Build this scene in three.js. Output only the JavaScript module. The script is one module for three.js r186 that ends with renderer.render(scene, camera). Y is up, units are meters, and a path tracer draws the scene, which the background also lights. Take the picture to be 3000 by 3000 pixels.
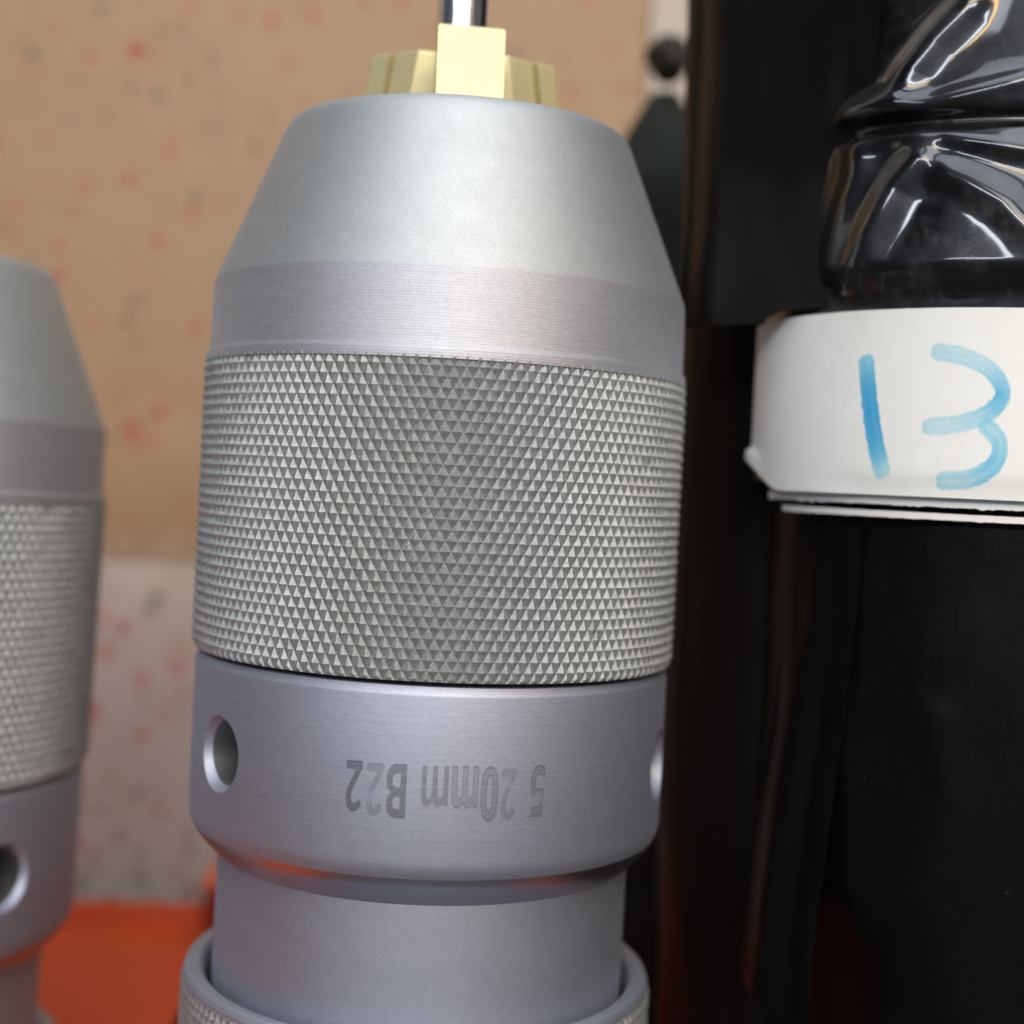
import * as THREE from 'three';
import { mergeGeometries, toCreasedNormals, mergeVertices } from 'three/addons/utils/BufferGeometryUtils.js';
import { RoundedBoxGeometry } from 'three/addons/geometries/RoundedBoxGeometry.js';
import { ImprovedNoise } from 'three/addons/math/ImprovedNoise.js';
import { RectAreaLightUniformsLib } from 'three/addons/lights/RectAreaLightUniformsLib.js';
import { Brush, Evaluator, SUBTRACTION } from 'three-bvh-csg';

// ---------------------------------------------------------------- camera, exposure, lamps
const scene = new THREE.Scene();
scene.background = new THREE.Color(0, 0, 0);
const camera = new THREE.PerspectiveCamera(39.307, 1, 0.01, 12);
camera.position.set(0, 0.0234097, 0.1959523);
camera.rotation.set(-0.0213, -0.0502, 0.047, 'YXZ');
camera.focus = 0.1665;
camera.userData.fStop = 11;
const renderer = new THREE.WebGLRenderer({ antialias: true });
renderer.setSize(1024, 1024);
renderer.toneMapping = THREE.LinearToneMapping;
renderer.toneMappingExposure = 1.0;
renderer.shadowMap.enabled = true;
RectAreaLightUniformsLib.init();

function areaLight(x, y, z, w, h, colour, strength, tx, ty, tz) {
  const l = new THREE.RectAreaLight(colour, strength, w, h);
  l.position.set(x, y, z); l.lookAt(tx, ty, tz); l.castShadow = true; scene.add(l);
  return l;
}
const WHITE = new THREE.Color().setRGB(0.91, 0.98, 1.06), WARM = new THREE.Color().setRGB(1.0, 0.68, 0.28);
areaLight(0.1, 1.38, 0.62, 1.3, 1.0, WHITE, 2.3, 0.1, 0, 0.62);            // ceiling panel over the counter
areaLight(0.1, 1.38, 1.85, 1.3, 0.8, WHITE, 5.0, 0.1, 0, 1.85);            // added ceiling panel, brightens the front wall for the metal to mirror
areaLight(-0.05, 0.27, 0.56, 0.6, 0.045, WHITE, 20, 0.06, 0.06, 0.0);       // white LED box over the counter front
areaLight(0.15, 0.345, 0.52, 0.5, 0.045, WARM, 22, 0.06, 0.06, 0.0);        // warm LED box above it

// ---------------------------------------------------------------- helpers
const MM = 0.001;
let seed = 12345;
function rnd() { seed = (seed * 1664525 + 1013904223) >>> 0; return seed / 4294967296; }
const perlin = new ImprovedNoise();
function lin(r, g, b) { return new THREE.Color().setRGB(r, g, b); }
const clamp = (x, a, b) => Math.min(b, Math.max(a, x));
const smooth = (a, b, x) => { const t = clamp((x - a) / (b - a), 0, 1); return t * t * (3 - 2 * t); };
const taken = {};
function numbered(n) { const k = taken[n] = (taken[n] ?? -1) + 1; return k ? `${n}_${String(k).padStart(3, '0')}` : n; }
function shade(o) { o.traverse((m) => { if (m.isMesh) { m.castShadow = true; m.receiveShadow = true; } }); return o; }
function thing(name, label, category, x = 0, y = 0, z = 0, group) {
  const g = new THREE.Group(); g.name = numbered(name); g.position.set(x * MM, y * MM, z * MM);
  g.userData = { label, category }; if (group) g.userData.group = group;
  scene.add(g); return g;
}
function part(name, geometry, material, parent, label) {
  const m = new THREE.Mesh(geometry, material); m.name = name; m.castShadow = m.receiveShadow = true;
  if (label) m.userData.label = label;
  parent.add(m); return m;
}
function struct(name, geometry, material) {
  const m = part(name, geometry, material, scene); m.userData.kind = 'structure'; return m;
}
function canvasTex(w, h, draw, srgb = true) {
  const c = document.createElement('canvas'); c.width = w; c.height = h;
  const x = c.getContext('2d'); draw(x, w, h);
  const t = new THREE.CanvasTexture(c); if (srgb) t.colorSpace = THREE.SRGBColorSpace;
  t.magFilter = THREE.LinearFilter; return t;
}
function dataTex(n, m, f, repeat = true) {             // grey data texture from f(i, j) in 0..1
  const d = new Uint8Array(n * m * 4);
  for (let j = 0; j < m; j++) for (let i = 0; i < n; i++) {
    const v = clamp(f(i, j), 0, 1) * 255, k = (j * n + i) * 4; d[k] = d[k + 1] = d[k + 2] = v; d[k + 3] = 255;
  }
  const t = new THREE.DataTexture(d, n, m); t.magFilter = THREE.LinearFilter; t.minFilter = THREE.LinearFilter;
  if (repeat) t.wrapS = t.wrapT = THREE.RepeatWrapping; t.needsUpdate = true; return t;
}
// a solid of revolution from [radius, height] pairs in mm, sharp where the profile bends, uv in metres
function turned(profile, segments = 224, crease = 0.42, inMetres = true) {
  let area = 0;
  profile.forEach(([r, y], i) => { const [r2, y2] = profile[(i + 1) % profile.length]; area += r * y2 - r2 * y; });
  if (area < 0) profile = [...profile].reverse();                     // outward-facing whichever way it was listed
  let g = new THREE.LatheGeometry(profile.map(([r, y]) => new THREE.Vector2(r, y)), segments);
  const rMax = Math.max(...profile.map((p) => p[0])) * MM, along = [0];
  for (let i = 1; i < profile.length; i++) along.push(along[i - 1] + Math.hypot(profile[i][0] - profile[i - 1][0], profile[i][1] - profile[i - 1][1]) * MM);
  const uv = g.attributes.uv;
  for (let i = 0; i < uv.count; i++) uv.setXY(i, uv.getX(i) * 2 * Math.PI * rMax, along[i % profile.length]);
  g = toCreasedNormals(g, crease);                                   // smoothed at millimetre scale, then brought to metres
  if (inMetres) g.scale(MM, MM, MM);
  return g;
}
function arcPatch(r, t0, t1, y0, y1, n = 64, m = 1, thick = 0) {   // piece of a cylinder wall (degrees, mm); with thick > 0 a closed slab outwards of r
  const p = [], uv = [], idx = [], R = Math.PI / 180;
  const sheet = (rad, flip) => {
    const base = p.length / 3;
    for (let j = 0; j <= m; j++) for (let i = 0; i <= n; i++) {
      const t = (t0 + (t1 - t0) * i / n) * R, y = y0 + (y1 - y0) * j / m;
      p.push(rad * Math.sin(t), y, rad * Math.cos(t)); uv.push(i / n, j / m);
    }
    for (let j = 0; j < m; j++) for (let i = 0; i < n; i++) {
      const a = base + j * (n + 1) + i, b = a + 1, c = a + n + 1, d = c + 1;
      if (flip) idx.push(a, c, b, b, c, d); else idx.push(a, b, c, b, d, c);
    }
    return base;
  };
  const outer = sheet(r + thick, false);
  if (thick) {
    const inner = sheet(r, true), at = (b, i, j) => b + j * (n + 1) + i;
    for (let i = 0; i < n; i++) {
      let [a, b, c, d] = [at(outer, i, 0), at(outer, i + 1, 0), at(inner, i, 0), at(inner, i + 1, 0)]; idx.push(a, c, b, b, c, d);
      [a, b, c, d] = [at(outer, i, m), at(outer, i + 1, m), at(inner, i, m), at(inner, i + 1, m)]; idx.push(a, b, c, b, d, c);
    }
    for (let j = 0; j < m; j++) {
      let [a, b, c, d] = [at(outer, 0, j), at(outer, 0, j + 1), at(inner, 0, j), at(inner, 0, j + 1)]; idx.push(a, b, c, b, d, c);
      [a, b, c, d] = [at(outer, n, j), at(outer, n, j + 1), at(inner, n, j), at(inner, n, j + 1)]; idx.push(a, c, b, b, c, d);
    }
  }
  let g = new THREE.BufferGeometry();
  g.setAttribute('position', new THREE.Float32BufferAttribute(p, 3)); g.setAttribute('uv', new THREE.Float32BufferAttribute(uv, 2)); g.setIndex(idx);
  if (thick) g = toCreasedNormals(g, 0.6); else g.computeVertexNormals();
  return g.scale(MM, MM, MM);
}
function box(w, h, d, r = 0.8) { return new RoundedBoxGeometry(w * MM, h * MM, d * MM, 3, r * MM); }

// ---------------------------------------------------------------- materials
const noiseGrid = (n) => Float32Array.from({ length: n * n }, () => rnd());
const G1 = noiseGrid(512);
const grainAt = (i, j) => {                                         // fine blasted grain, two scales, tileable
  const a = G1[(j & 511) * 512 + (i & 511)];
  const k = (u, v) => G1[((v & 127) * 4 + 1) * 512 + ((u & 127) * 4 + 2)];
  const x = i / 4, y = j / 4, x0 = Math.floor(x), y0 = Math.floor(y), fx = x - x0, fy = y - y0;
  const b = (k(x0, y0) * (1 - fx) + k(x0 + 1, y0) * fx) * (1 - fy) + (k(x0, y0 + 1) * (1 - fx) + k(x0 + 1, y0 + 1) * fx) * fy;
  return 0.35 * a + 0.65 * b;
};
const grain = dataTex(512, 512, (i, j) => grainAt(i, j)); grain.repeat.set(1 / 0.018, 1 / 0.018);
const G2 = Float32Array.from({ length: 4096 }, () => rnd());
const linesTex = dataTex(512, 512, (i, j) => {                        // lathe feed lines, 32 per tile of 10.6 mm
  const line = Math.floor(j / 16), w = 0.5 + 0.5 * Math.cos((j % 16) / 16 * 2 * Math.PI), amp = 0.45 + 0.35 * G2[line + 37];
  return 0.1 + w * amp * (0.75 + 0.25 * G1[((line * 7) & 511) * 512 + (i >> 2)]) + 0.2 * (grainAt(i, j) - 0.5);
});
linesTex.repeat.set(1 / 0.02, 1 / 0.0106);
const fineLines = dataTex(512, 512, (i, j) => {
  const line = Math.floor(j / 8), w = 0.5 + 0.5 * Math.cos((j % 8) / 8 * 2 * Math.PI);
  return 0.25 + 0.35 * w * G2[line + 901] + 0.4 * (grainAt(i, j) - 0.5) + 0.12 * G2[(line >> 1) + 300];
});
fineLines.repeat.set(1 / 0.018, 1 / 0.0115);
const tone = (seedOff, amount) => dataTex(256, 256, (i, j) => {       // faint uneven finish, tileable enough over its large tile
  const n = perlin.noise(i / 40, j / 18, seedOff) + 0.5 * perlin.noise(i / 14, j / 7, seedOff + 5) + 0.35 * (G1[(j * 2 & 511) * 512 + (i * 2 & 511)] - 0.5);
  return 0.8 + amount * n;
});
const roughTone = tone(3.3, 0.02); roughTone.repeat.set(1 / 0.06, 1 / 0.03);
const speck = dataTex(512, 512, (i, j) => {                          // blasted finish: pale and dark grains, a few stained spots
  const a = grainAt(i, j), n = perlin.noise(i / 512 * 9, j / 512 * 9, 21.3);
  return 0.86 + 0.16 * (a - 0.5) + 0.03 * n;
}); speck.repeat.set(1 / 0.0213, 1 / 0.0213);
const speckCoarse = dataTex(512, 512, (i, j) => 0.86 + 0.5 * (grainAt(i, j) - 0.5)); speckCoarse.repeat.set(1 / 0.0273, 1 / 0.0273);
const streak = dataTex(512, 512, (i, j) => {                         // turned finish: short pale and dark ticks along the feed lines
  const a = grainAt(i >> 2, (j * 2 + 77) & 511), b = G2[(j >> 1) + 1500];
  return 0.86 + 0.12 * (a - 0.5) + 0.05 * (b - 0.5) + 0.13 * (grainAt(i + 90, j + 31) - 0.5);
}); streak.repeat.set(1 / 0.03, 1 / 0.025);
function metal(r, g, b, roughness, bumpMap, bumpScale) {
  return new THREE.MeshStandardMaterial({ map: bumpMap === grain ? speck : streak, color: lin(r * 1.14, g * 1.14, b * 1.14), metalness: 1, roughness, roughnessMap: roughTone, bumpMap, bumpScale });
}
const M = {
  cone: metal(0.44, 0.465, 0.48, 0.80, grain, 6e-6),
  band: metal(0.445, 0.45, 0.49, 0.80, linesTex, 1.3e-5),
  knurl: metal(0.40, 0.415, 0.42, 0.88, grain, 1.8e-5),
  collar: metal(0.425, 0.45, 0.535, 0.78, fineLines, 7e-6),  // blue tint of collar and neck paints a violet cast of light
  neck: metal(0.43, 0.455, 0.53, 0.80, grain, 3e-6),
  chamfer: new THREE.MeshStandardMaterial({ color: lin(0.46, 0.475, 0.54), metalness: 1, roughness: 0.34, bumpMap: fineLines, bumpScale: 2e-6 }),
  brass: new THREE.MeshStandardMaterial({ color: lin(0.76, 0.69, 0.40), map: speck, metalness: 0.8, roughness: 0.55, bumpMap: grain, bumpScale: 1e-5 }),
  chrome: new THREE.MeshStandardMaterial({ color: lin(0.78, 0.78, 0.8), metalness: 1, roughness: 0.2 }),
  orange: new THREE.MeshPhysicalMaterial({ color: lin(0.58, 0.078, 0.016), roughness: 0.6, specularIntensity: 0.6, bumpMap: grain, bumpScale: 8e-6 }),
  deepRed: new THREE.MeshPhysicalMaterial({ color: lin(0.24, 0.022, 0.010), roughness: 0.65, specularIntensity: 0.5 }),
  paper: new THREE.MeshStandardMaterial({ color: lin(0.78, 0.785, 0.78), roughness: 0.7 }),
};

// ---------------------------------------------------------------- the shop around the counter
const roomWall = new THREE.MeshStandardMaterial({ color: lin(0.8, 0.8, 0.86), roughness: 0.9 });
const sideWall = new THREE.MeshStandardMaterial({ color: lin(0.13, 0.13, 0.15), roughness: 0.9 });
const ceilingMat = new THREE.MeshStandardMaterial({ color: lin(0.74, 0.76, 0.74), roughness: 0.9 });
const floorMat = new THREE.MeshStandardMaterial({ color: lin(0.28, 0.28, 0.34), roughness: 0.6 });
function slab(name, w, h, d, x, y, z, m) { const s = struct(name, new THREE.BoxGeometry(w, h, d), m); s.position.set(x, y, z); return s; }
slab('ceiling', 3.2, 0.1, 3.4, 0, 1.5, 0.9, ceilingMat);
slab('floor', 3.2, 0.1, 3.4, 0, -1.0, 0.9, floorMat);
slab('wall_front', 3.2, 2.4, 0.1, 0, 0.25, 2.4, roomWall);
slab('wall_left', 0.1, 2.4, 2.53, -1.55, 0.25, 1.085, sideWall);
slab('wall_right', 0.1, 2.4, 2.53, 1.55, 0.25, 1.085, sideWall);
slab('counter', 1.6, 0.03, 0.62, 0, -0.1075, 0.13, new THREE.MeshStandardMaterial({ color: lin(0.06, 0.05, 0.05), roughness: 0.6 }));

function lampFitting(name, label, w, h, d, x, y, z, colour, glow, tx, ty, tz, housing) {
  const g = new THREE.Group(); g.name = numbered(name); g.userData = { label, category: 'lamp' }; scene.add(g);
  g.position.set(x, y, z); g.lookAt(tx, ty, tz);
  const em = new THREE.MeshStandardMaterial({ color: lin(0.8, 0.8, 0.8), emissive: colour, emissiveIntensity: glow, roughness: 0.6 });
  const diff = part('diffuser', new THREE.BoxGeometry(w, h, d), em, g); diff.position.z = -d / 2 - 0.004;
  const hs = part('housing', new THREE.BoxGeometry(w + 0.02, h + 0.01, d), housing, g); hs.position.z = -1.5 * d - 0.006;
  return g;
}
const housingMat = new THREE.MeshStandardMaterial({ color: lin(0.6, 0.6, 0.6), roughness: 0.5 });
lampFitting('ceiling_light', 'large square white light panel on the shop ceiling', 1.3, 1.0, 0.02, 0.1, 1.38, 0.62, WHITE, 1.0, 0.1, 0, 0.62, housingMat);
lampFitting('ceiling_light', 'added white light panel that brightens the unseen front wall', 1.3, 0.8, 0.02, 0.1, 1.38, 1.85, WHITE, 1.5, 0.1, 0, 1.85, housingMat);
lampFitting('strip_light', 'long white strip light hung over the counter', 0.6, 0.045, 0.01, -0.05, 0.27, 0.56, WHITE, 2.0, 0.06, 0.06, 0.0, housingMat);
lampFitting('strip_light', 'long warm yellow strip light hung over the counter', 0.5, 0.045, 0.01, 0.15, 0.345, 0.52, WARM, 2.0, 0.06, 0.06, 0.0, housingMat);

// the speckled backing: tan and pale courses paint a banded change of light, joint 1.5 mm below the camera's zero height
const specks = [[-48.5,137.7,2.1,1,'r'],[-82.5,127.9,2.3,1,'r'],[-77.8,126.6,1.8,.45,'r'],[-102.5,132.4,1.6,.5,'r'],[-93.2,125.9,1.6,.5,'r'],[-37.7,139,1.9,.4,'r'],[-57.2,138.6,1.9,.3,'r'],[-44.1,126.9,1.9,.5,'o'],[-82.8,95.4,1.8,.7,'r'],[-75.3,80.3,2.1,.6,'r'],[-99.7,77.6,1.6,.6,'r'],[-96.2,86.4,1.8,.4,'r'],[-110,79.5,1.9,.4,'r'],[-110.8,86.9,1.8,.35,'r'],[-116.6,102.9,1.6,.8,'r'],[-104.3,104.9,1.6,.4,'r'],[-72.4,102.1,2.6,.35,'r'],[-72.6,36.9,2.1,.8,'r'],[-79.6,32.1,2.6,.6,'r'],[-73.5,46,1.6,.5,'r'],[-78.1,28.3,2.3,.3,'r'],[-84.5,-16.3,1.9,.6,'r'],[-79.4,-18.6,2.1,.6,'r'],[-86.7,-40.7,2.6,1,'p'],[-89.2,-74.9,2.1,.8,'p'],[-85,-77,1.4,.7,'r'],[-68.3,-65.3,1.9,.35,'o'],[-75,-32.1,3.2,.35,'p'],[-65.2,-29,2.6,.35,'p'],[-80.5,-90.1,3,1,'o'],[38.7,136.1,1.8,.5,'r'],[28.7,124.5,2.1,.3,'r'],[16.1,129.8,2.6,.3,'r'],[-34.7,112.7,2.6,.3,'r'],
  [-92,137.8,1.8,.6,'g'],[-108.1,125.8,2.3,.6,'g'],[-83.4,118.3,1.6,.6,'g'],[-76.3,117.2,2.1,.6,'g'],[-89.1,111.5,1.8,.5,'b'],[-82.6,110.6,1.4,.5,'b'],[-75.9,133.5,1.8,.5,'b'],[-97.2,119.9,1.8,.4,'b'],[-62.4,110.5,1.6,.4,'b'],[-68.5,121.8,2.3,.35,'b'],[-49,112.2,1.9,.4,'b'],[-65.8,91.7,2.6,.45,'g'],[-63.2,129.1,1.6,.3,'b'],[-79.3,54.4,2.1,.3,'b'],[-81.7,59.5,2.6,.4,'b'],[-78.4,64.4,2.1,.3,'b'],[-71.2,-10.8,2.6,.5,'g'],[-74.2,-61.1,1.8,.4,'g'],[-83.5,-65.9,1.9,.5,'g'],[-78.5,-72.8,2.6,.35,'g'],[-72.8,-83.2,3.2,.35,'g'],[-61.1,-71.2,2.1,.3,'g'],[-87.5,-85.5,2.6,.3,'g']];
const SPECK = { r: '165,36,20', o: '180,66,20', p: '185,52,56', g: '84,84,60', b: '98,64,36' };
function tileTexture(x0, x1, y0, y1, base, tints) {
  const W = 1400, H = Math.round(W * (y1 - y0) / (x1 - x0)), k = W / (x1 - x0);
  return canvasTex(W, H, (c) => {
    c.fillStyle = base; c.fillRect(0, 0, W, H);
    for (let i = 0; i < 1400; i++) {                                   // mottled body of the stone
      const x = rnd() * W, y = rnd() * H, r = (1 + rnd() * rnd() * 9) * k;
      c.fillStyle = `rgba(${tints[Math.floor(rnd() * tints.length)]},${0.04 + 0.09 * rnd()})`;
      c.beginPath(); c.ellipse(x, y, r, r * (0.4 + 0.5 * rnd()), rnd() * 3, 0, 7); c.fill();
    }
    for (let i = 0; i < 90; i++) {                                     // broad rusty stains
      const x = rnd() * W, y = rnd() * H, r = (2.5 + 4 * rnd()) * k;
      for (let q = 0; q < 14; q++) { c.fillStyle = `rgba(${rnd() < 0.6 ? '170,78,52' : '124,104,74'},${0.03 + 0.03 * rnd()})`; c.beginPath(); c.ellipse(x + (rnd() - 0.5) * r * 1.6, y + (rnd() - 0.5) * r, r * (0.2 + 0.5 * rnd()), r * (0.15 + 0.3 * rnd()), rnd() * 3, 0, 7); c.fill(); }
    }
    if (y0 > -10) for (let i = 0; i < 3200; i++) {                      // pale dabs, denser towards the joint, paint the fade between light bands
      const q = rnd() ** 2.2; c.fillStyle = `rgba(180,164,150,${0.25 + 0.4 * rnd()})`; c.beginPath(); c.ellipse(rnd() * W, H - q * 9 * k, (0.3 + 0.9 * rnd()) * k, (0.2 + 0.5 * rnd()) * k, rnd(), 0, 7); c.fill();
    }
    const fleck = (x, y, r, a, col) => {                               // a fleck: an uneven cluster of chips
      for (let q = 0; q < 9; q++) {
        const an = rnd() * 6.28, d = q ? r * 0.75 * rnd() : 0, s = q ? r * (0.2 + 0.35 * rnd()) : r * 0.6;
        c.fillStyle = `rgba(${col},${a * (q ? 0.45 : 0.8)})`;
        c.beginPath(); c.ellipse((x + d * Math.cos(an) - x0) * k, (y1 - y - d * Math.sin(an)) * k, s * k, s * k * (0.5 + 0.5 * rnd()), rnd() * 3, 0, 7); c.fill();
      }
    };
    for (let i = 0; i < 620; i++) {
      const x = x0 + rnd() * (x1 - x0), y = y0 + rnd() * (y1 - y0), inView = x > -122 && x < 46;
      const q = rnd(); fleck(x, y, 0.7 + rnd() * 2.1, (inView ? 0.34 : 0.45) * (0.4 + rnd()), SPECK[q < 0.3 ? 'r' : q < 0.4 ? 'o' : q < 0.7 ? 'g' : 'b']);
    }
    for (const [x, y, r, a, t] of specks) if (y > y0 - 4 && y < y1 + 4) for (let q = 0; q < (a > 0.55 ? 3 : 1); q++) fleck(x, y, r * (0.95 - 0.12 * q), a, SPECK[t]);
  });
}
{
  const wall = struct('wall_back', new THREE.BoxGeometry(3.2, 2.5, 0.05), new THREE.MeshStandardMaterial({ color: lin(0.5, 0.46, 0.42), roughness: 0.85 }));
  wall.position.set(0, 0.25, -0.2095);
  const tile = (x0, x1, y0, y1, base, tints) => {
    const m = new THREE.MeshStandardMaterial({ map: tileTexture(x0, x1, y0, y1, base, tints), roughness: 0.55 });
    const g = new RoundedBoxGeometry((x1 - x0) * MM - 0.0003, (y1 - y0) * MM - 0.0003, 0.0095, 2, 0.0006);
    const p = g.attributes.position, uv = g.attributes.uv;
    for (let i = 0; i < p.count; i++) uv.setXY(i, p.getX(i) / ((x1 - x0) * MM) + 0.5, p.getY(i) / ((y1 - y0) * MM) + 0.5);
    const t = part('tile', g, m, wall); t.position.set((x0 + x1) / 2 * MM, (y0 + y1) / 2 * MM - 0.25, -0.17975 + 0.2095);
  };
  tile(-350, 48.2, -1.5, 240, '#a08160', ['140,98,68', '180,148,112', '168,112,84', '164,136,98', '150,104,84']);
  tile(-350, 48.2, -130, -1.5, '#c4b6ac', ['165,145,125', '196,186,184', '176,158,154', '158,146,126']);  // paler base colour stands in for the paler band of light
  const edge = struct('wall_panel', box(250, 370, 6, 0.6), new THREE.MeshStandardMaterial({ color: lin(0.5, 0.44, 0.38), roughness: 0.8 }));
  edge.position.set(0.1738, 0.055, -0.1812);
}

// ---------------------------------------------------------------- orange trays on the counter
function tray(label, x0, x1, z0, z1, floorY, lip) {
  const t = thing('plastic_tray', label, 'tray', (x0 + x1) / 2, floorY - 2.5, (z0 + z1) / 2);
  const w = x1 - x0, d = z1 - z0;
  part('base', box(w - 0.6, 2.5, d - 0.6, 0.6), M.orange, t).position.y = 1.25 * MM;
  const rim = (len, depth) => {                                       // a rim bar with a sloped inner face
    const s = new THREE.Shape(); s.moveTo(0, 0.1); s.lineTo(lip * 0.75, 0.1); s.lineTo(lip * 0.45, lip); s.lineTo(0, lip); s.closePath();
    const g = new THREE.ExtrudeGeometry(s, { depth: len, bevelEnabled: true, bevelSize: 0.25, bevelThickness: 0.25, bevelSegments: 2, curveSegments: 2 });
    g.translate(0, 0, -len / 2); g.scale(MM, MM, MM); return g;
  };
  for (const [len, x, z, ry] of [[d - 1, -w / 2, 0, 0], [d - 1, w / 2, 0, Math.PI], [w - lip * 2, 0, -d / 2, -Math.PI / 2], [w - lip * 2, 0, d / 2, Math.PI / 2]]) {
    const r = part('rim', rim(len), M.orange, t); r.position.set(x * MM, 2.5 * MM, z * MM); r.rotation.y = ry;
  }
  return t;
}
tray('shallow orange plastic tray with raised rim under the left drill chuck', -210, -47.5, -160, 60, -90, 5);
tray('orange plastic tray under the large chuck and the black plastic wrapping', -44, 190, -160, 22, -90, 5);

// small orange box mostly behind the main chuck
{
  const b = thing('plastic_box', 'small orange plastic box glimpsed behind the neck of the large chuck', 'box', -39, -87.4, -146);
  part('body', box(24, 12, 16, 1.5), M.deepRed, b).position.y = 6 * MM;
  part('lid', box(25, 3.4, 17, 1.2), new THREE.MeshStandardMaterial({ color: lin(0.62, 0.13, 0.05), roughness: 0.5 }), b).position.y = 13.9 * MM;
}

// ---------------------------------------------------------------- drill chucks
const COLS = 140, R0 = 32.5;
// diamond knurling between heights y0 < y1; cap(y) is the turned profile the grooves are cut into
function knurl(R, y0, y1, rows, depth, K, cap, cols = COLS) {
  const nx = cols * 2, pos = [], uv = [], H = (y1 - y0) / rows, dt = Math.PI * 2 / nx;
  const jit = Float32Array.from({ length: (nx + 1) * (rows + 1) }, () => rnd()), peak = [];
  for (let j = 0; j <= rows; j++) for (let i = 0; i <= nx; i++) {
    const q = jit[j * (nx + 1) + (i % nx)];
    peak[j * (nx + 1) + i] = (i + j) % 2 ? (q < 0.008 ? 0.55 : 0.82 + 0.2 * jit[(j * 7 * (nx + 1) + i * 3) % jit.length]) : 0.08 * q;        // crests, now and then one knocked flat
  }
  const rad = (i, j, u, v) => {                                      // (u, v) inside cell (i, j)
    const P = (a, b) => peak[b * (nx + 1) + a], even = (i + j) % 2 === 0;
    let h;
    if (even) h = v < u ? P(i, j) + u * (P(i + 1, j) - P(i, j)) + v * (P(i + 1, j + 1) - P(i + 1, j)) : P(i, j) + v * (P(i, j + 1) - P(i, j)) + u * (P(i + 1, j + 1) - P(i, j + 1));
    else h = u + v < 1 ? P(i, j) + u * (P(i + 1, j) - P(i, j)) + v * (P(i, j + 1) - P(i, j)) : P(i + 1, j + 1) + (1 - u) * (P(i, j + 1) - P(i + 1, j + 1)) + (1 - v) * (P(i + 1, j) - P(i + 1, j + 1));
    const y = y0 + (j + v) * H;
    return Math.min(cap(y), R - depth + depth * Math.min(h, 0.95));
  };
  const put = (i, j, u, v) => {
    const r = rad(i, j, u, v), t = (i + u) * dt, y = y0 + (j + v) * H;
    pos.push(r * Math.sin(t) * MM, y * MM, r * Math.cos(t) * MM); uv.push(t * R * MM, y * MM);
  };
  for (let j = 0; j < rows; j++) {
    const k = j === rows - 1 || j === 0 ? K + 2 : K;
    for (let i = 0; i < nx; i++) for (let b = 0; b < k; b++) for (let a = 0; a < k; a++) {
      const u0 = a / k, u1 = (a + 1) / k, v0 = b / k, v1 = (b + 1) / k;
      if ((i + j) % 2 === 0) { put(i, j, u0, v0); put(i, j, u1, v0); put(i, j, u1, v1); put(i, j, u0, v0); put(i, j, u1, v1); put(i, j, u0, v1); }
      else { put(i, j, u0, v0); put(i, j, u1, v0); put(i, j, u0, v1); put(i, j, u1, v0); put(i, j, u1, v1); put(i, j, u0, v1); }
    }
  }
  const g = new THREE.BufferGeometry();
  g.setAttribute('position', new THREE.Float32BufferAttribute(pos, 3)); g.setAttribute('uv', new THREE.Float32BufferAttribute(uv, 2));
  g.computeVertexNormals();
  return g;
}
const evaluator = new Evaluator(); evaluator.attributes = ['position', 'normal', 'uv']; evaluator.useGroups = false;
function collarGeometry(holes) {
  const prof = [[26.8, -0.35], [31.0, -0.55], [31.25, -0.65], [31.74, -1.5], [31.8, -1.75], [31.8, -20.9], [31.74, -21.6], [31.58, -22.3], [31.28, -23.0], [13, -23.0], [13, -0.35], [26.8, -0.35]];
  let body = new Brush(turned(prof, 256, 0.42, false)); body.updateMatrixWorld();
  for (const [deg, y] of holes) {
    const t = deg * Math.PI / 180, dir = new THREE.Vector3(Math.sin(t), 0, Math.cos(t)), q = new THREE.Quaternion().setFromUnitVectors(new THREE.Vector3(0, 1, 0), dir);
    // bore with a countersunk mouth, one turned cutter
    const cutter = new Brush(turned([[0.01, 15], [4.0, 15], [4.0, 30.5], [4.7, 31.75], [5.3, 34], [0.01, 34]], 72, 0.42, false));
    cutter.quaternion.copy(q); cutter.position.y = y; cutter.updateMatrixWorld();
    body = evaluator.evaluate(body, cutter, SUBTRACTION); body.updateMatrixWorld();
  }
  return body.geometry.scale(MM, MM, MM);
}
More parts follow.
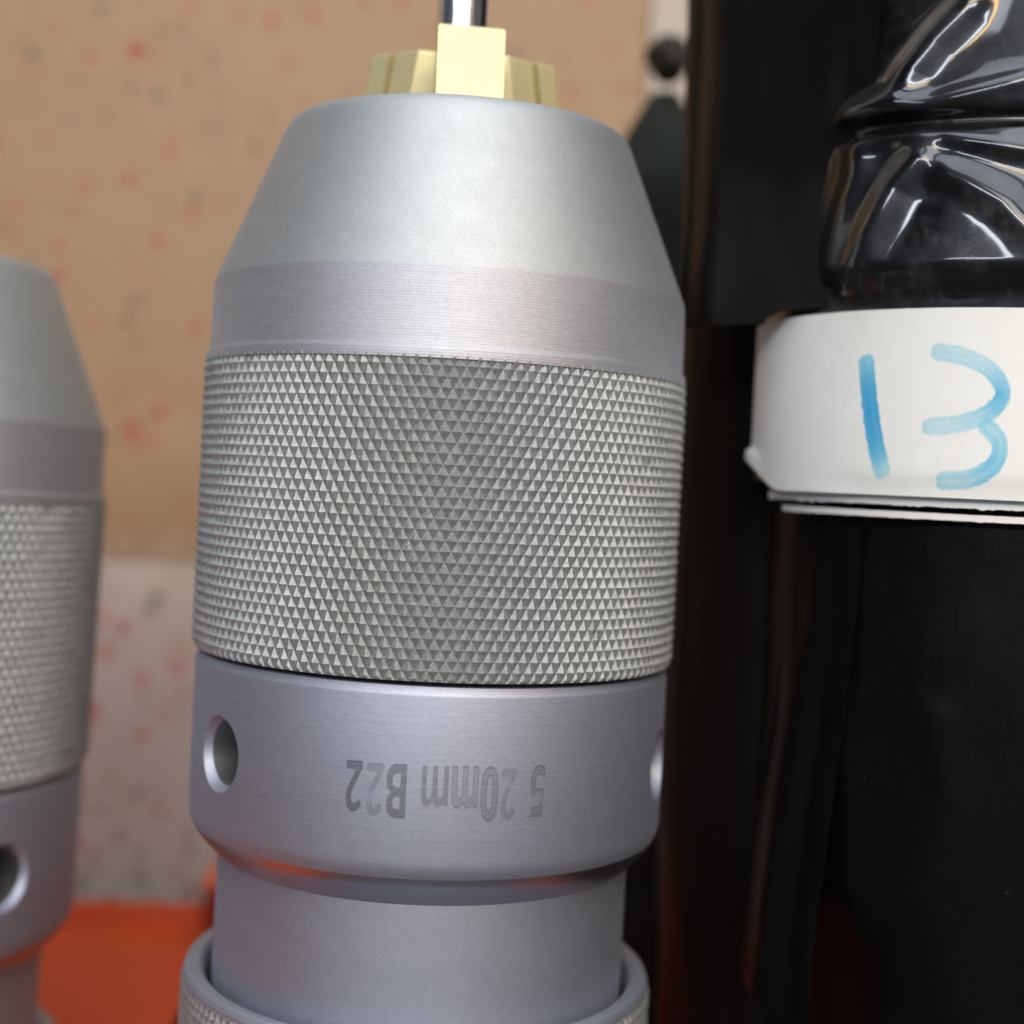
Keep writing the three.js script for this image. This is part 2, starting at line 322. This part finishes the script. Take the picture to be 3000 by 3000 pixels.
// gripping jaw: a T-shaped section with a wedge nose, leaning towards the axis
function jawGeometry() {
  const s = new THREE.Shape();                                        // x across, y outward (mm)
  [[-1.6, 0], [-3.5, 2.0], [-3.5, 5.4], [-2.6, 5.4], [-2.6, 6.7], [-3.95, 6.7], [-3.95, 9.0], [3.95, 9.0], [3.95, 6.7], [2.6, 6.7], [2.6, 5.4], [3.5, 5.4], [3.5, 2.0], [1.6, 0]].forEach(([x, y], i) => (i ? s.lineTo(x, y) : s.moveTo(x, y)));
  s.closePath();
  const g = new THREE.ExtrudeGeometry(s, { depth: 30.2, bevelEnabled: true, bevelSize: 0.32, bevelThickness: 0.4, bevelSegments: 2, steps: 1 });
  g.rotateX(-Math.PI / 2); g.scale(1, 1, -1);                         // now x across, y up, z outward
  const idx = g.index; if (!idx) { const p = g.attributes; for (const k of ['position', 'uv', 'normal']) { const a = p[k], n = a.itemSize; for (let i = 0; i < a.count; i += 3) for (let c = 0; c < n; c++) { const x = a.array[(i + 1) * n + c]; a.array[(i + 1) * n + c] = a.array[(i + 2) * n + c]; a.array[(i + 2) * n + c] = x; } } }
  const p = g.attributes.position;                                    // lean: inward as it rises
  for (let i = 0; i < p.count; i++) p.setZ(i, p.getZ(i) - (p.getY(i) - 30) * 0.19);
  g.computeVertexNormals(); g.scale(MM, MM, MM);
  return g;
}
const engraving = canvasTex(1408, 234, (c, W, H) => {
  // photo px (crop of 2.415 x) -> canvas; letters stand upside down
  const X = (x) => (x - 250) / 1480 * W, Y = (y) => (y - 330) / 410 * H;
  const glyph = (ch, x0, x1, y0, y1, alpha, col, stroke) => {
    c.save(); c.translate((X(x0) + X(x1)) / 2, (Y(y0) + Y(y1)) / 2); c.rotate(Math.PI);
    c.font = 'bold 200px sans-serif'; c.textAlign = 'left'; c.textBaseline = 'alphabetic';
    const m = c.measureText(ch), l = m.actualBoundingBoxLeft, r = m.actualBoundingBoxRight, a = m.actualBoundingBoxAscent, d = m.actualBoundingBoxDescent;
    c.scale((X(x1) - X(x0)) / (r + l), (Y(y1) - Y(y0)) / (a + d)); c.translate(-(r - l) / 2, (a - d) / 2);
    if (stroke) { c.lineWidth = stroke; c.strokeStyle = `rgba(${col},${alpha})`; c.strokeText(ch, 0, 0); c.fillStyle = `rgba(${col},${alpha * 0.7})`; c.fillText(ch, 0, 0); }
    else { c.fillStyle = `rgba(${col},${alpha})`; c.fillText(ch, 0, 0); }
    c.restore();
  };
  c.clearRect(0, 0, W, H);
  glyph('2', 310, 425, 345, 697, 0.4, '84,84,94');
  glyph('2', 452, 568, 350, 712, 0.2, '104,104,112');
  glyph('B', 588, 722, 348, 718, 0.36, '92,92,102');
  glyph('m', 820, 1000, 350, 630, 0.28, '98,98,108');
  glyph('m', 1022, 1198, 350, 630, 0.22, '104,104,112', 6);
  glyph('0', 1220, 1336, 352, 718, 0.26, '104,104,112', 7);
  glyph('2', 1356, 1466, 365, 716, 0.2, '112,110,116');
  glyph('5', 1572, 1672, 350, 700, 0.28, '116,96,90', 5);
  c.globalCompositeOperation = 'destination-out';                     // shallow, worn strokes
  for (let i = 0; i < 90; i++) { c.fillStyle = `rgba(0,0,0,${0.08 + 0.2 * rnd()})`; c.fillRect(0, rnd() * H, W, 1 + rnd() * 1.6); }
  for (const [x, y, w, h] of [[455, 560, 70, 70], [1356, 390, 110, 130], [1590, 560, 60, 40]]) for (let i = 0; i < 26; i++) { c.fillStyle = 'rgba(0,0,0,.25)'; c.beginPath(); c.ellipse(X(x + w * rnd()), Y(y + h * rnd()), 10 + 16 * rnd(), 5 + 9 * rnd(), rnd() * 3, 0, 7); c.fill(); }
});
const engravingMat = new THREE.MeshStandardMaterial({ map: engraving, transparent: true, metalness: 0.7, roughness: 0.6, bumpMap: grain, bumpScale: 3e-6 });

M.knurl.map = speckCoarse;
const GEO = {}, HOLES = [[-54.2, -11.9], [72, -12.6], [188, -12.2]];
M.bore = new THREE.MeshStandardMaterial({ side: THREE.DoubleSide, color: lin(0.5, 0.51, 0.52), metalness: 1, roughness: 0.45, bumpMap: fineLines, bumpScale: 3e-6 });
function makeChuck(label, lower, withEngraving) {
  const t = thing('drill_chuck', label, 'drill chuck');
  if (!GEO.front) {
    GEO.front = turned([[14, 40], [14, 68.8], [14.8, 69.6], [21.7, 69.75], [22.35, 69.6], [22.85, 69.2], [23.25, 68.5], [23.75, 67.3], [31.5, 47.95], [31.62, 47.5], [31.8, 38.9], [31.86, 38.7], [32.12, 38.35], [32.16, 38.2], [32.2, 37.1], [30.5, 37.0], [20, 37.0], [20, 40], [14, 40]], 288);
    // cone and band are finished differently: split the triangles at the shoulder
    const split = (lo, hi) => {
      const src = GEO.front.attributes, keep = [];
      for (let i = 0; i < src.position.count; i += 3) {
        const y = (src.position.getY(i) + src.position.getY(i + 1) + src.position.getY(i + 2)) / 3 / MM;
        if (y >= lo && y < hi) keep.push(i, i + 1, i + 2);
      }
      const g = new THREE.BufferGeometry();
      for (const k of ['position', 'normal', 'uv']) { const a = src[k], n = a.itemSize, o = new Float32Array(keep.length * n); keep.forEach((v, q) => { for (let c = 0; c < n; c++) o[q * n + c] = a.array[v * n + c]; }); g.setAttribute(k, new THREE.BufferAttribute(o, n)); }
      return g;
    };
    GEO.cone = split(47.8, 999); GEO.band = split(-99, 47.8);
    GEO.knurl = knurl(R0, 0, 37.5, 30, 0.62, 2, (y) => Math.min(R0, 32.18 + (37.5 - y) * 0.35, 32.0 + y * 0.5));
    GEO.core = turned([[14, 0.1], [31.75, 0.05], [31.75, 37.3], [14, 37.3]], 128);
    GEO.collar = collarGeometry(HOLES); GEO.bore = turned([[3.97, 15.2], [3.97, 30.55]], 64);
    GEO.chamfer = turned([[27.4, -27.3], [27.85, -26.95], [28.6, -26.3], [29.5, -25.4], [30.3, -24.5], [30.9, -23.7], [31.28, -23.0]], 256, 0.8);
    GEO.neck = turned([[22, -26.0], [27.0, -26.0], [27.72, -26.6], [27.75, -27.0], [27.75, -45], [22, -45]], 192);
    GEO.engraving = arcPatch(31.815, -19.0, 27.4, -16.3, -9.3, 90);
    GEO.jaw = jawGeometry();
  }
  part('nose_cone', GEO.cone, M.cone, t);
  part('smooth_band', GEO.band, M.band, t);
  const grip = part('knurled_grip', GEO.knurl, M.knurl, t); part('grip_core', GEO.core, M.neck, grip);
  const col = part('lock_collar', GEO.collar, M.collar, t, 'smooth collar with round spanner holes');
  for (const [deg, y] of HOLES) {
    const b = part('spanner_hole', GEO.bore, M.bore, col), a = deg * Math.PI / 180;
    b.quaternion.setFromUnitVectors(new THREE.Vector3(0, 1, 0), new THREE.Vector3(Math.sin(a), 0, Math.cos(a))); b.position.y = y * MM;
  }
  if (withEngraving) part('engraving', GEO.engraving, engravingMat, col, 'worn engraved size marking, upside down');
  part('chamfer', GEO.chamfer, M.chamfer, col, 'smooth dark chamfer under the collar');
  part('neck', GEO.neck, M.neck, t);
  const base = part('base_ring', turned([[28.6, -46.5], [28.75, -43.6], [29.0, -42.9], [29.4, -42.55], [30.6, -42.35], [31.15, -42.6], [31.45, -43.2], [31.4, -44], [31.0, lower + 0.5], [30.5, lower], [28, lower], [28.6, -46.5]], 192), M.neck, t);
  const rows = Math.max(6, Math.round((-43.4 - lower) / 1.25));
  part('knurling', knurl(31.85, -43.4 - rows * 1.25, -43.4, rows, 0.5, 2, (y) => Math.min(31.85, 31.45 + (-43.4 - y) * 0.4)), M.knurl, base);
  for (let k = 0; k < 3; k++) {
    const j = part('jaw', GEO.jaw, M.brass, t, 'brass-coloured gripping jaw'), a = [4, 124, 235][k] * Math.PI / 180, r = 3.0;
    j.position.set(r * Math.sin(a) * MM, 50.5 * MM, r * Math.cos(a) * MM); j.rotation.y = a;
  }
  return t;
}
const chuck = makeChuck('large satin steel drill chuck in the centre with brass jaws holding a rod', -90, true);
chuck.rotation.z = -0.005;
const left = makeChuck('satin steel drill chuck at the left edge with an empty view of its jaws', -58.9, false);
left.userData.label = 'satin steel drill chuck cut off by the left edge of the photo';
left.scale.setScalar(1.1205); left.position.set(-91.3 * MM, -23.85 * MM, -34.2 * MM); left.rotation.set(0, 113 * Math.PI / 180, 0); left.rotation.order = 'ZYX'; left.rotation.z = -0.0306;

{
  const s = thing('metal_rod', 'shiny chrome rod gripped by the brass jaws of the large chuck', 'rod', 0, 40, 0);
  part('shank', turned([[0.01, 0], [3.4, 0], [3.45, 0.5], [3.45, 110], [0.01, 110]], 64), M.chrome, s);
}

// ---------------------------------------------------------------- black wrapping with its label
const rad2 = Math.PI / 180;
const AX = 77.3, AZ = -5;
// creases of the film, as [degrees round the axis, height, strength, width in mm]
const creases = [
  { a: 2.0, w: 2.7, p: [[-22, 92], [-30.7, 84.5], [-37.4, 80.4], [-41.6, 77], [-44.4, 73.8], [-51, 72.7], [-64, 71.4]] },
  { a: 0.9, w: 1.5, p: [[-60, 71.4], [-35.9, 72.2], [-18.8, 74.4], [0, 77.5], [30, 80]] },
  { a: 1.0, w: 1.5, p: [[-60, 68.6], [-37.7, 68.4], [-18.1, 66.0], [10, 63], [40, 66]] },
  { a: -1.5, w: 1.1, p: [[-70, 70.2], [-56, 70], [-37, 70.2], [-18.5, 70.2], [10, 70], [40, 72]] },
  { a: 1.5, w: 2.3, p: [[-52.1, 69.5], [-51.4, 64.1], [-55.2, 57.5], [-57.5, 50]] },
  { a: 1.7, w: 2.5, p: [[-33.5, 68.2], [-42.2, 61.9], [-46.7, 56], [-53, 46]] },
  { a: 1.1, w: 2.1, p: [[-36, 64.5], [-28, 62.4], [-20.2, 59.4], [-15.2, 56.1], [-4, 51]] },
  { a: 0.5, w: 2.6, p: [[-58, 5], [-55, -8], [-50, -20], [-48, -40]] },
  { a: 0.4, w: 3.0, p: [[-30, 0], [-26, -14], [-34, -30]] },
];
function creaseHeight(deg, y, R) {
  let h = 0;
  for (const c of creases) {
    let best = 1e9, at = 0;
    for (let i = 0; i + 1 < c.p.length; i++) {
      const [a0, y0] = c.p[i], [a1, y1] = c.p[i + 1], k = rad2 * R, px = (deg - a0) * k, py = y - y0, vx = (a1 - a0) * k, vy = y1 - y0;
      const s = clamp((px * vx + py * vy) / (vx * vx + vy * vy), 0, 1); const e = (px - s * vx) ** 2 + (py - s * vy) ** 2;
      if (e < best) { best = e; at = (i + s) / (c.p.length - 1); }
    }
    if (best < 9 * c.w * c.w) h += c.a * Math.exp(-best / (c.w * c.w)) * smooth(0, 0.16, at) * smooth(1, 0.86, at);
  }
  return h;
}
function filmShell(t0, t1, y0, y1, nt, ny, radius, wob) {
  const p = [], uv = [], idx = [];
  for (let j = 0; j <= ny; j++) for (let i = 0; i <= nt; i++) {
    const t = t0 + (t1 - t0) * i / nt, y = y0 + (y1 - y0) * j / ny, a = t * rad2;
    const r = radius(t, y) + wob(t, y);
    p.push(r * Math.sin(a) * MM, y * MM, r * Math.cos(a) * MM); uv.push(a * 0.033, y * MM);
  }
  for (let j = 0; j < ny; j++) for (let i = 0; i < nt; i++) { const a = j * (nt + 1) + i, b = a + 1, c = a + nt + 1, d = c + 1; idx.push(a, b, c, b, d, c); }
  const g = new THREE.BufferGeometry();
  g.setAttribute('position', new THREE.Float32BufferAttribute(p, 3)); g.setAttribute('uv', new THREE.Float32BufferAttribute(uv, 2)); g.setIndex(idx); g.computeVertexNormals();
  return g;
}
const smudgeHaze = canvasTex(1800, 1460, (c, W, H) => {                  // the film unrolled: 360 degrees by 190 mm; dust and finger smears, plus a painted reflected haze near the top
  c.fillStyle = '#0b0b0c'; c.fillRect(0, 0, W, H);
  const zones = [[-20, 81, 26, 10, '92,92,100', 0.3], [-22, 54, 26, 9, '112,110,110', 0.55], [0, 10, 60, 22, '90,92,92', 0.3], [90, 20, 90, 60, '100,100,108', 0.3], [-30, -30, 60, 40, '90,90,90', 0.12]];  // first zone paints the bluish haze, the second is dust
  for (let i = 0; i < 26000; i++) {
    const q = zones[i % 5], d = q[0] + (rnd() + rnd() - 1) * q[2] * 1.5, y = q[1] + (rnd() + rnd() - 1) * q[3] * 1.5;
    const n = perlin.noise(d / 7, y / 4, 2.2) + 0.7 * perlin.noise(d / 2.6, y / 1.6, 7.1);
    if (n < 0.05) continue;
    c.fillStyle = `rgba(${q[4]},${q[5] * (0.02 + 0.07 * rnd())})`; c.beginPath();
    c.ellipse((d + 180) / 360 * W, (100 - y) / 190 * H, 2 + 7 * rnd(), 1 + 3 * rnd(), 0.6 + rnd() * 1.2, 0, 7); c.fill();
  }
  for (let i = 0; i < 500; i++) { c.fillStyle = `rgba(190,188,184,${0.12 + 0.3 * rnd()})`; c.beginPath(); c.arc(rnd() * W, rnd() * H, 0.4 + 0.7 * rnd(), 0, 7); c.fill(); }
});
smudgeHaze.wrapS = smudgeHaze.wrapT = THREE.RepeatWrapping; smudgeHaze.repeat.set(1 / 0.20735, 1 / 0.19); smudgeHaze.offset.set(0.5, 0.09 / 0.19);
const filmBump = dataTex(512, 512, (i, j) => 0.5 + 0.35 * perlin.noise(i / 9, j / 16, 4.4) + 0.25 * perlin.noise(i / 4, j / 5, 9.4) + 0.1 * (G1[j * 512 + i] - 0.5)); filmBump.repeat.set(1 / 0.04, 1 / 0.04);
const filmRough = dataTex(256, 256, (i, j) => 0.55 + 0.5 * perlin.noise(i / 30, j / 26, 1.4) + 0.3 * perlin.noise(i / 9, j / 8, 6.4)); filmRough.repeat.set(1 / 0.05, 1 / 0.05);
M.film = new THREE.MeshPhysicalMaterial({ map: smudgeHaze, ior: 1.5, clearcoat: 0.9, clearcoatRoughness: 0.085, roughness: 0.62, roughnessMap: filmRough, bumpMap: filmBump, bumpScale: 1.6e-5, specularIntensity: 0.5, specularColor: lin(0.8, 0.85, 1.0) });
M.dullFilm = new THREE.MeshPhysicalMaterial({ map: smudgeHaze, color: lin(0.75, 0.68, 0.62), roughness: 0.42, bumpMap: filmBump, bumpScale: 3e-5, specularIntensity: 0.22 });
M.webFilm = new THREE.MeshPhysicalMaterial({ color: lin(0.005, 0.0045, 0.0045), roughness: 0.3, bumpMap: filmBump, bumpScale: 2e-5, specularIntensity: 0.22 });
M.brownFilm = new THREE.MeshPhysicalMaterial({ color: lin(0.006, 0.0045, 0.004), roughness: 0.5, specularIntensity: 0.22, bumpMap: filmBump, bumpScale: 4e-5 });
{
  const bag = thing('plastic_wrapping', 'glossy black plastic wrapping with creases and a white numbered label at the right', 'plastic wrapping', AX, 0, AZ);
  const radius = (t, y) => {
    const slump = y < 47 ? 0 : y < 70 ? 2.9 * smooth(48.2, 52.5, y) * clamp((69 - y) / 17, 0, 1) : -0.24 * Math.max(0, y - 71);   // the film sags over the label and leans back above the fold
    const base = 29.6 + 3.3 * smooth(24.2, 25.2, y) + slump * (slump > 0 ? smooth(-66, -42, t) : 1);
    const skirt = -7.0 * smooth(-26, -42, y) * smooth(-20, -70, t);
    return base + skirt;
  };
  const wob = (t, y) => {
    const rest = y > 22 && y < 49 ? smooth(49, 46, y) : 0;              // stays smooth beneath the label
    const env = y > 24 ? smooth(46.5, 50, y) : smooth(23, 19, y);
    return env * (creaseHeight(t, y, 33) + 0.3 * perlin.noise(t / 20, y / 16, 3.1) + 0.05 * perlin.noise(t / 6, y / 5, 5.5)) + (1 - env) * 0 * rest;
  };
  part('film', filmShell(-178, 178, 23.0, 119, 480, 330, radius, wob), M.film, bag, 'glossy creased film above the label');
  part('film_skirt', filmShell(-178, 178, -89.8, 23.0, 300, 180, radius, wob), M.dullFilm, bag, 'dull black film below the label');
  // added dark web of film that hides a tan wall reflection, stretched from the wrapping towards the tube behind, above the label
  {
    const p = [], idx = [], nu = 40, nv = 90;
    for (let j = 0; j <= nv; j++) for (let i = 0; i <= nu; i++) {
      const f = i / nu, yb = 47.8 - 1.7 * smooth(0.4, 0.62, f), y = yb + (119 - yb) * j / nv, len = 27 * f, curl = 5.5 * smooth(0.8, 1, f) ** 2;
      const off = 0.7 * perlin.noise(len / 9, y / 16, 6.6) * smooth(0, 0.2, f) - 1.2 * Math.sin(Math.PI * f);
      const x = -24.6 - 0.76 * len - 0.65 * off + curl * 0.15, z = 20.6 - 0.65 * len + 0.76 * off - curl;
      p.push(x * MM, y * MM, z * MM);
    }
    for (let j = 0; j < nv; j++) for (let i = 0; i < nu; i++) { const a = j * (nu + 1) + i, b = a + 1, c = a + nu + 1, d = c + 1; idx.push(a, c, b, b, c, d); }
    const g = new THREE.BufferGeometry(); g.setAttribute('position', new THREE.Float32BufferAttribute(p, 3)); g.setAttribute('uv', new THREE.Float32BufferAttribute(p.flatMap((v, q) => (q % 3 === 2 ? [] : [v])), 2)); g.setIndex(idx); g.computeVertexNormals();
    part('added_film_web', g, M.webFilm, bag);
  }
  // loose flap of film hanging at the left of the skirt
  const flap = new THREE.Shape();
  const fl = filmShell(-79, -50, -46, 20, 60, 90, (t, y) => 29.9 + 1.6 * smooth(10, -44, y) + 0.5 * Math.sin(t * 0.35) * smooth(20, -10, y), (t, y) => 0.4 * perlin.noise(t / 7, y / 14, 8.8));
  const fp = fl.attributes.position;
  for (let i = 0; i < fp.count; i++) { const y = fp.getY(i) / MM, k = smooth(18, -46, y); fp.setX(i, fp.getX(i) - 2.6 * MM * k); if (y < -40) fp.setY(i, fp.getY(i) + 2.2 * MM * Math.sin(fp.getX(i) * 900) * smooth(-40, -46, y)); }
  fl.computeVertexNormals();
  part('film_flap', fl, M.dullFilm, bag);
  // paper label wrapped round the front
  const lt = { t0: -92, t1: 42, y0: 23.9, y1: 47.0 };
  const labelTex = canvasTex(2048, 456, (c, W, H) => {
    c.fillStyle = '#dcdedd'; c.fillRect(0, 0, W, H);
    for (let i = 0; i < 500; i++) { c.fillStyle = `rgba(${rnd() < 0.5 ? '250,250,250' : '214,214,212'},${0.05 * rnd()})`; c.beginPath(); c.ellipse(rnd() * W, rnd() * H, 8 + 40 * rnd(), 5 + 20 * rnd(), rnd() * 3, 0, 7); c.fill(); }
    for (let i = 0; i < 22; i++) { c.fillStyle = `rgba(120,118,108,${0.1 + 0.15 * rnd()})`; c.beginPath(); c.arc(rnd() * W, rnd() * H, 1 + 2 * rnd(), 0, 7); c.fill(); }
    const X = (d) => (d - lt.t0) / (lt.t1 - lt.t0) * W, Y = (y) => (lt.y1 - y) / (lt.y1 - lt.y0) * H;
    const stroke = (pts, w, dark) => {                                // a felt pen: many translucent dabs along a curve
      const curve = new THREE.CatmullRomCurve3(pts.map(([d, y]) => new THREE.Vector3(X(d), Y(y), 0)));
      const lanes = Array.from({ length: 11 }, () => 0.45 + 0.75 * rnd());
      for (let i = 0; i <= 420; i++) {
        const f = i / 420, q = curve.getPoint(f), tg = curve.getTangent(f), k = dark(f), n = 0.6 + 0.4 * smooth(0, 0.03, f) * smooth(1, 0.97, f);
        for (let l = 0; l < 11; l++) {
          const e = (l / 5 - 1), wob = 0.9 + 0.2 * perlin.noise(i / 22, l, w);
          c.fillStyle = `rgba(${Math.round(140 - 84 * k)},${Math.round(196 - 44 * k)},${Math.round(212 - 10 * k)},${clamp(0.085 * lanes[l] * (0.7 + 0.6 * rnd()) * (0.5 + k), 0, 1)})`;
          const d = e * w * 0.6 * n * wob;
          c.beginPath(); c.ellipse(q.x - tg.y * d, q.y + tg.x * d, w * 0.13, w * 0.13, 0, 0, 7); c.fill();
        }
      }
    };
    stroke([[-47.6, 41.2], [-46.4, 36.5], [-44.3, 30.5], [-42.0, 26.2]], 44, (f) => 0.3 + 0.75 * Math.sin(Math.PI * clamp(f * 1.1 - 0.02, 0, 1)) ** 1.2 - 0.3 * smooth(0.8, 1, f));
    stroke([[-32.9, 41.7], [-26.5, 41.1], [-20.6, 39.2], [-18.3, 36.7], [-20.4, 34.6], [-26.1, 33.0], [-34.0, 32.4]], 36, (f) => 0.3 + 0.45 * Math.exp(-(((f - 0.55) / 0.2) ** 2)));
    stroke([[-22.2, 33.2], [-18.6, 30.9], [-18.9, 28.6], [-23.1, 26.5], [-30.6, 25.9]], 36, (f) => 0.24 + 0.3 * Math.exp(-(((f - 0.6) / 0.18) ** 2)));
  });
  const lg = arcPatch(33.25, lt.t0, lt.t1, lt.y0, lt.y1, 130, 30, 0.28);
  const lp = lg.attributes.position;
  for (let i = 0; i < lp.count; i++) {                                // rounded, lifting lower left corner
    const x = lp.getX(i) / MM, z = lp.getZ(i) / MM, y = lp.getY(i) / MM, t = Math.atan2(x, z) / rad2, r = Math.hypot(x, z);
    const e = smooth(-72, -94, t), dy = 4.2 * e * smooth(31, 24.1, y), lift = 0.8 * smooth(-80, -92, t) * smooth(30.5, 25, y);
    const rr = r + lift - 0.35 * smooth(27, 24.2, y) * smooth(-60, -45, t);
    lp.setXYZ(i, rr * Math.sin(t * rad2) * MM, (y + dy) * MM, rr * Math.cos(t * rad2) * MM);
  }
  const lab = part('paper_label', toCreasedNormals(lg.scale(1000, 1000, 1000), 0.6).scale(MM, MM, MM), new THREE.MeshStandardMaterial({ map: labelTex, roughness: 0.62 }), bag, 'white paper label with 13 handwritten in blue');
  // edges of the lower layers of card showing under the label
  const strip = (r, t0, t1, y0, y1, ragged) => {
    const g = arcPatch(r, t0, t1, y0, y1, 160, 1, 0.5), p = g.attributes.position;
    for (let i = 0; i < p.count; i++) { const x = p.getX(i) / MM, y = p.getY(i) / MM, n = perlin.noise(x * 0.9, y > (y0 + y1) / 2 ? 3 : 9, 1.7); p.setY(i, (y + 0.06 * n + (y < (y0 + y1) / 2 ? ragged * Math.max(0, perlin.noise(x * 2.3, 4.4, 0.3) - 0.05) * -1.2 : 0)) * MM); }
    return part('card_edge', g, M.paper, lab);
  };
  strip(31.6, -83, 42, 22.75, 23.85, 0.35);
  strip(30.9, -77, 42, 21.15, 21.95, 0.1);
}
// ---------------------------------------------------------------- the dark wrapped tube behind, and the green bag
{
  const b = thing('wrapped_tube', 'brown-black film wrapped tube standing between the large chuck and the label', 'wrapped tube', 60.3, 0, -32);
  const g = filmShell(-178, 178, -89.6, 118, 160, 150, (t, y) => 23.4 + 1.2 * smooth(60, 110, y) - 2.2 * smooth(-20, -60, y), (t, y) => 0.7 * perlin.noise(t / 26, y / 40, 2.7) + 0.25 * perlin.noise(t / 9, y / 16, 6.1));
  part('film', g, M.brownFilm, b);
  part('cap', turned([[0.01, 117.6], [20, 117.6], [24.2, 117.9], [24.2, 118.6], [20, 120], [0.01, 120.2]], 64), M.brownFilm, b);
}
{
  const b = thing('tied_bag', 'dark green tied bag almost hidden behind the large chuck', 'bag', 52, 0, -112);
  const m = new THREE.MeshStandardMaterial({ color: lin(0.004, 0.008, 0.005), roughness: 0.9 });
  const g = filmShell(-180, 180, -89.6, 108, 90, 110, (t, y) => {
    const top = smooth(108, 84, y); return 2.6 + 20 * top ** 0.8;
  }, (t, y) => (0.9 * perlin.noise(t / 24 + 3, y / 15, 1.1) + 0.5 * Math.sin(t * rad2 * 7 + y * 0.06) * smooth(60, 104, y)) * (Math.abs(t) > 170 ? (180 - Math.abs(t)) / 10 : 1));
  const p = g.attributes.position; for (let i = 0; i < p.count; i++) { const y = p.getY(i) / MM; p.setX(i, p.getX(i) - smooth(90, 106, y) * 7.5 * MM); }
  g.computeVertexNormals(); part('body', g, m, b);
  const k = new THREE.IcosahedronGeometry(4.7 * MM, 5), kp = k.attributes.position;
  for (let i = 0; i < kp.count; i++) { const v = new THREE.Vector3().fromBufferAttribute(kp, i), n = 1 + 0.3 * perlin.noise(v.x * 300, v.y * 300, v.z * 300 + 2); kp.setXYZ(i, v.x * n, v.y * n * 1.05, v.z * n); }
  const kk = mergeVertices(k.deleteAttribute('uv').deleteAttribute('normal'), 1e-7); kk.computeVertexNormals();
  part('knot', kk, new THREE.MeshStandardMaterial({ color: lin(0.009, 0.007, 0.003), roughness: 0.7 }), b).position.set(-7.6 * MM, 115.6 * MM, 1 * MM);
}
shade(scene);
renderer.render(scene, camera);
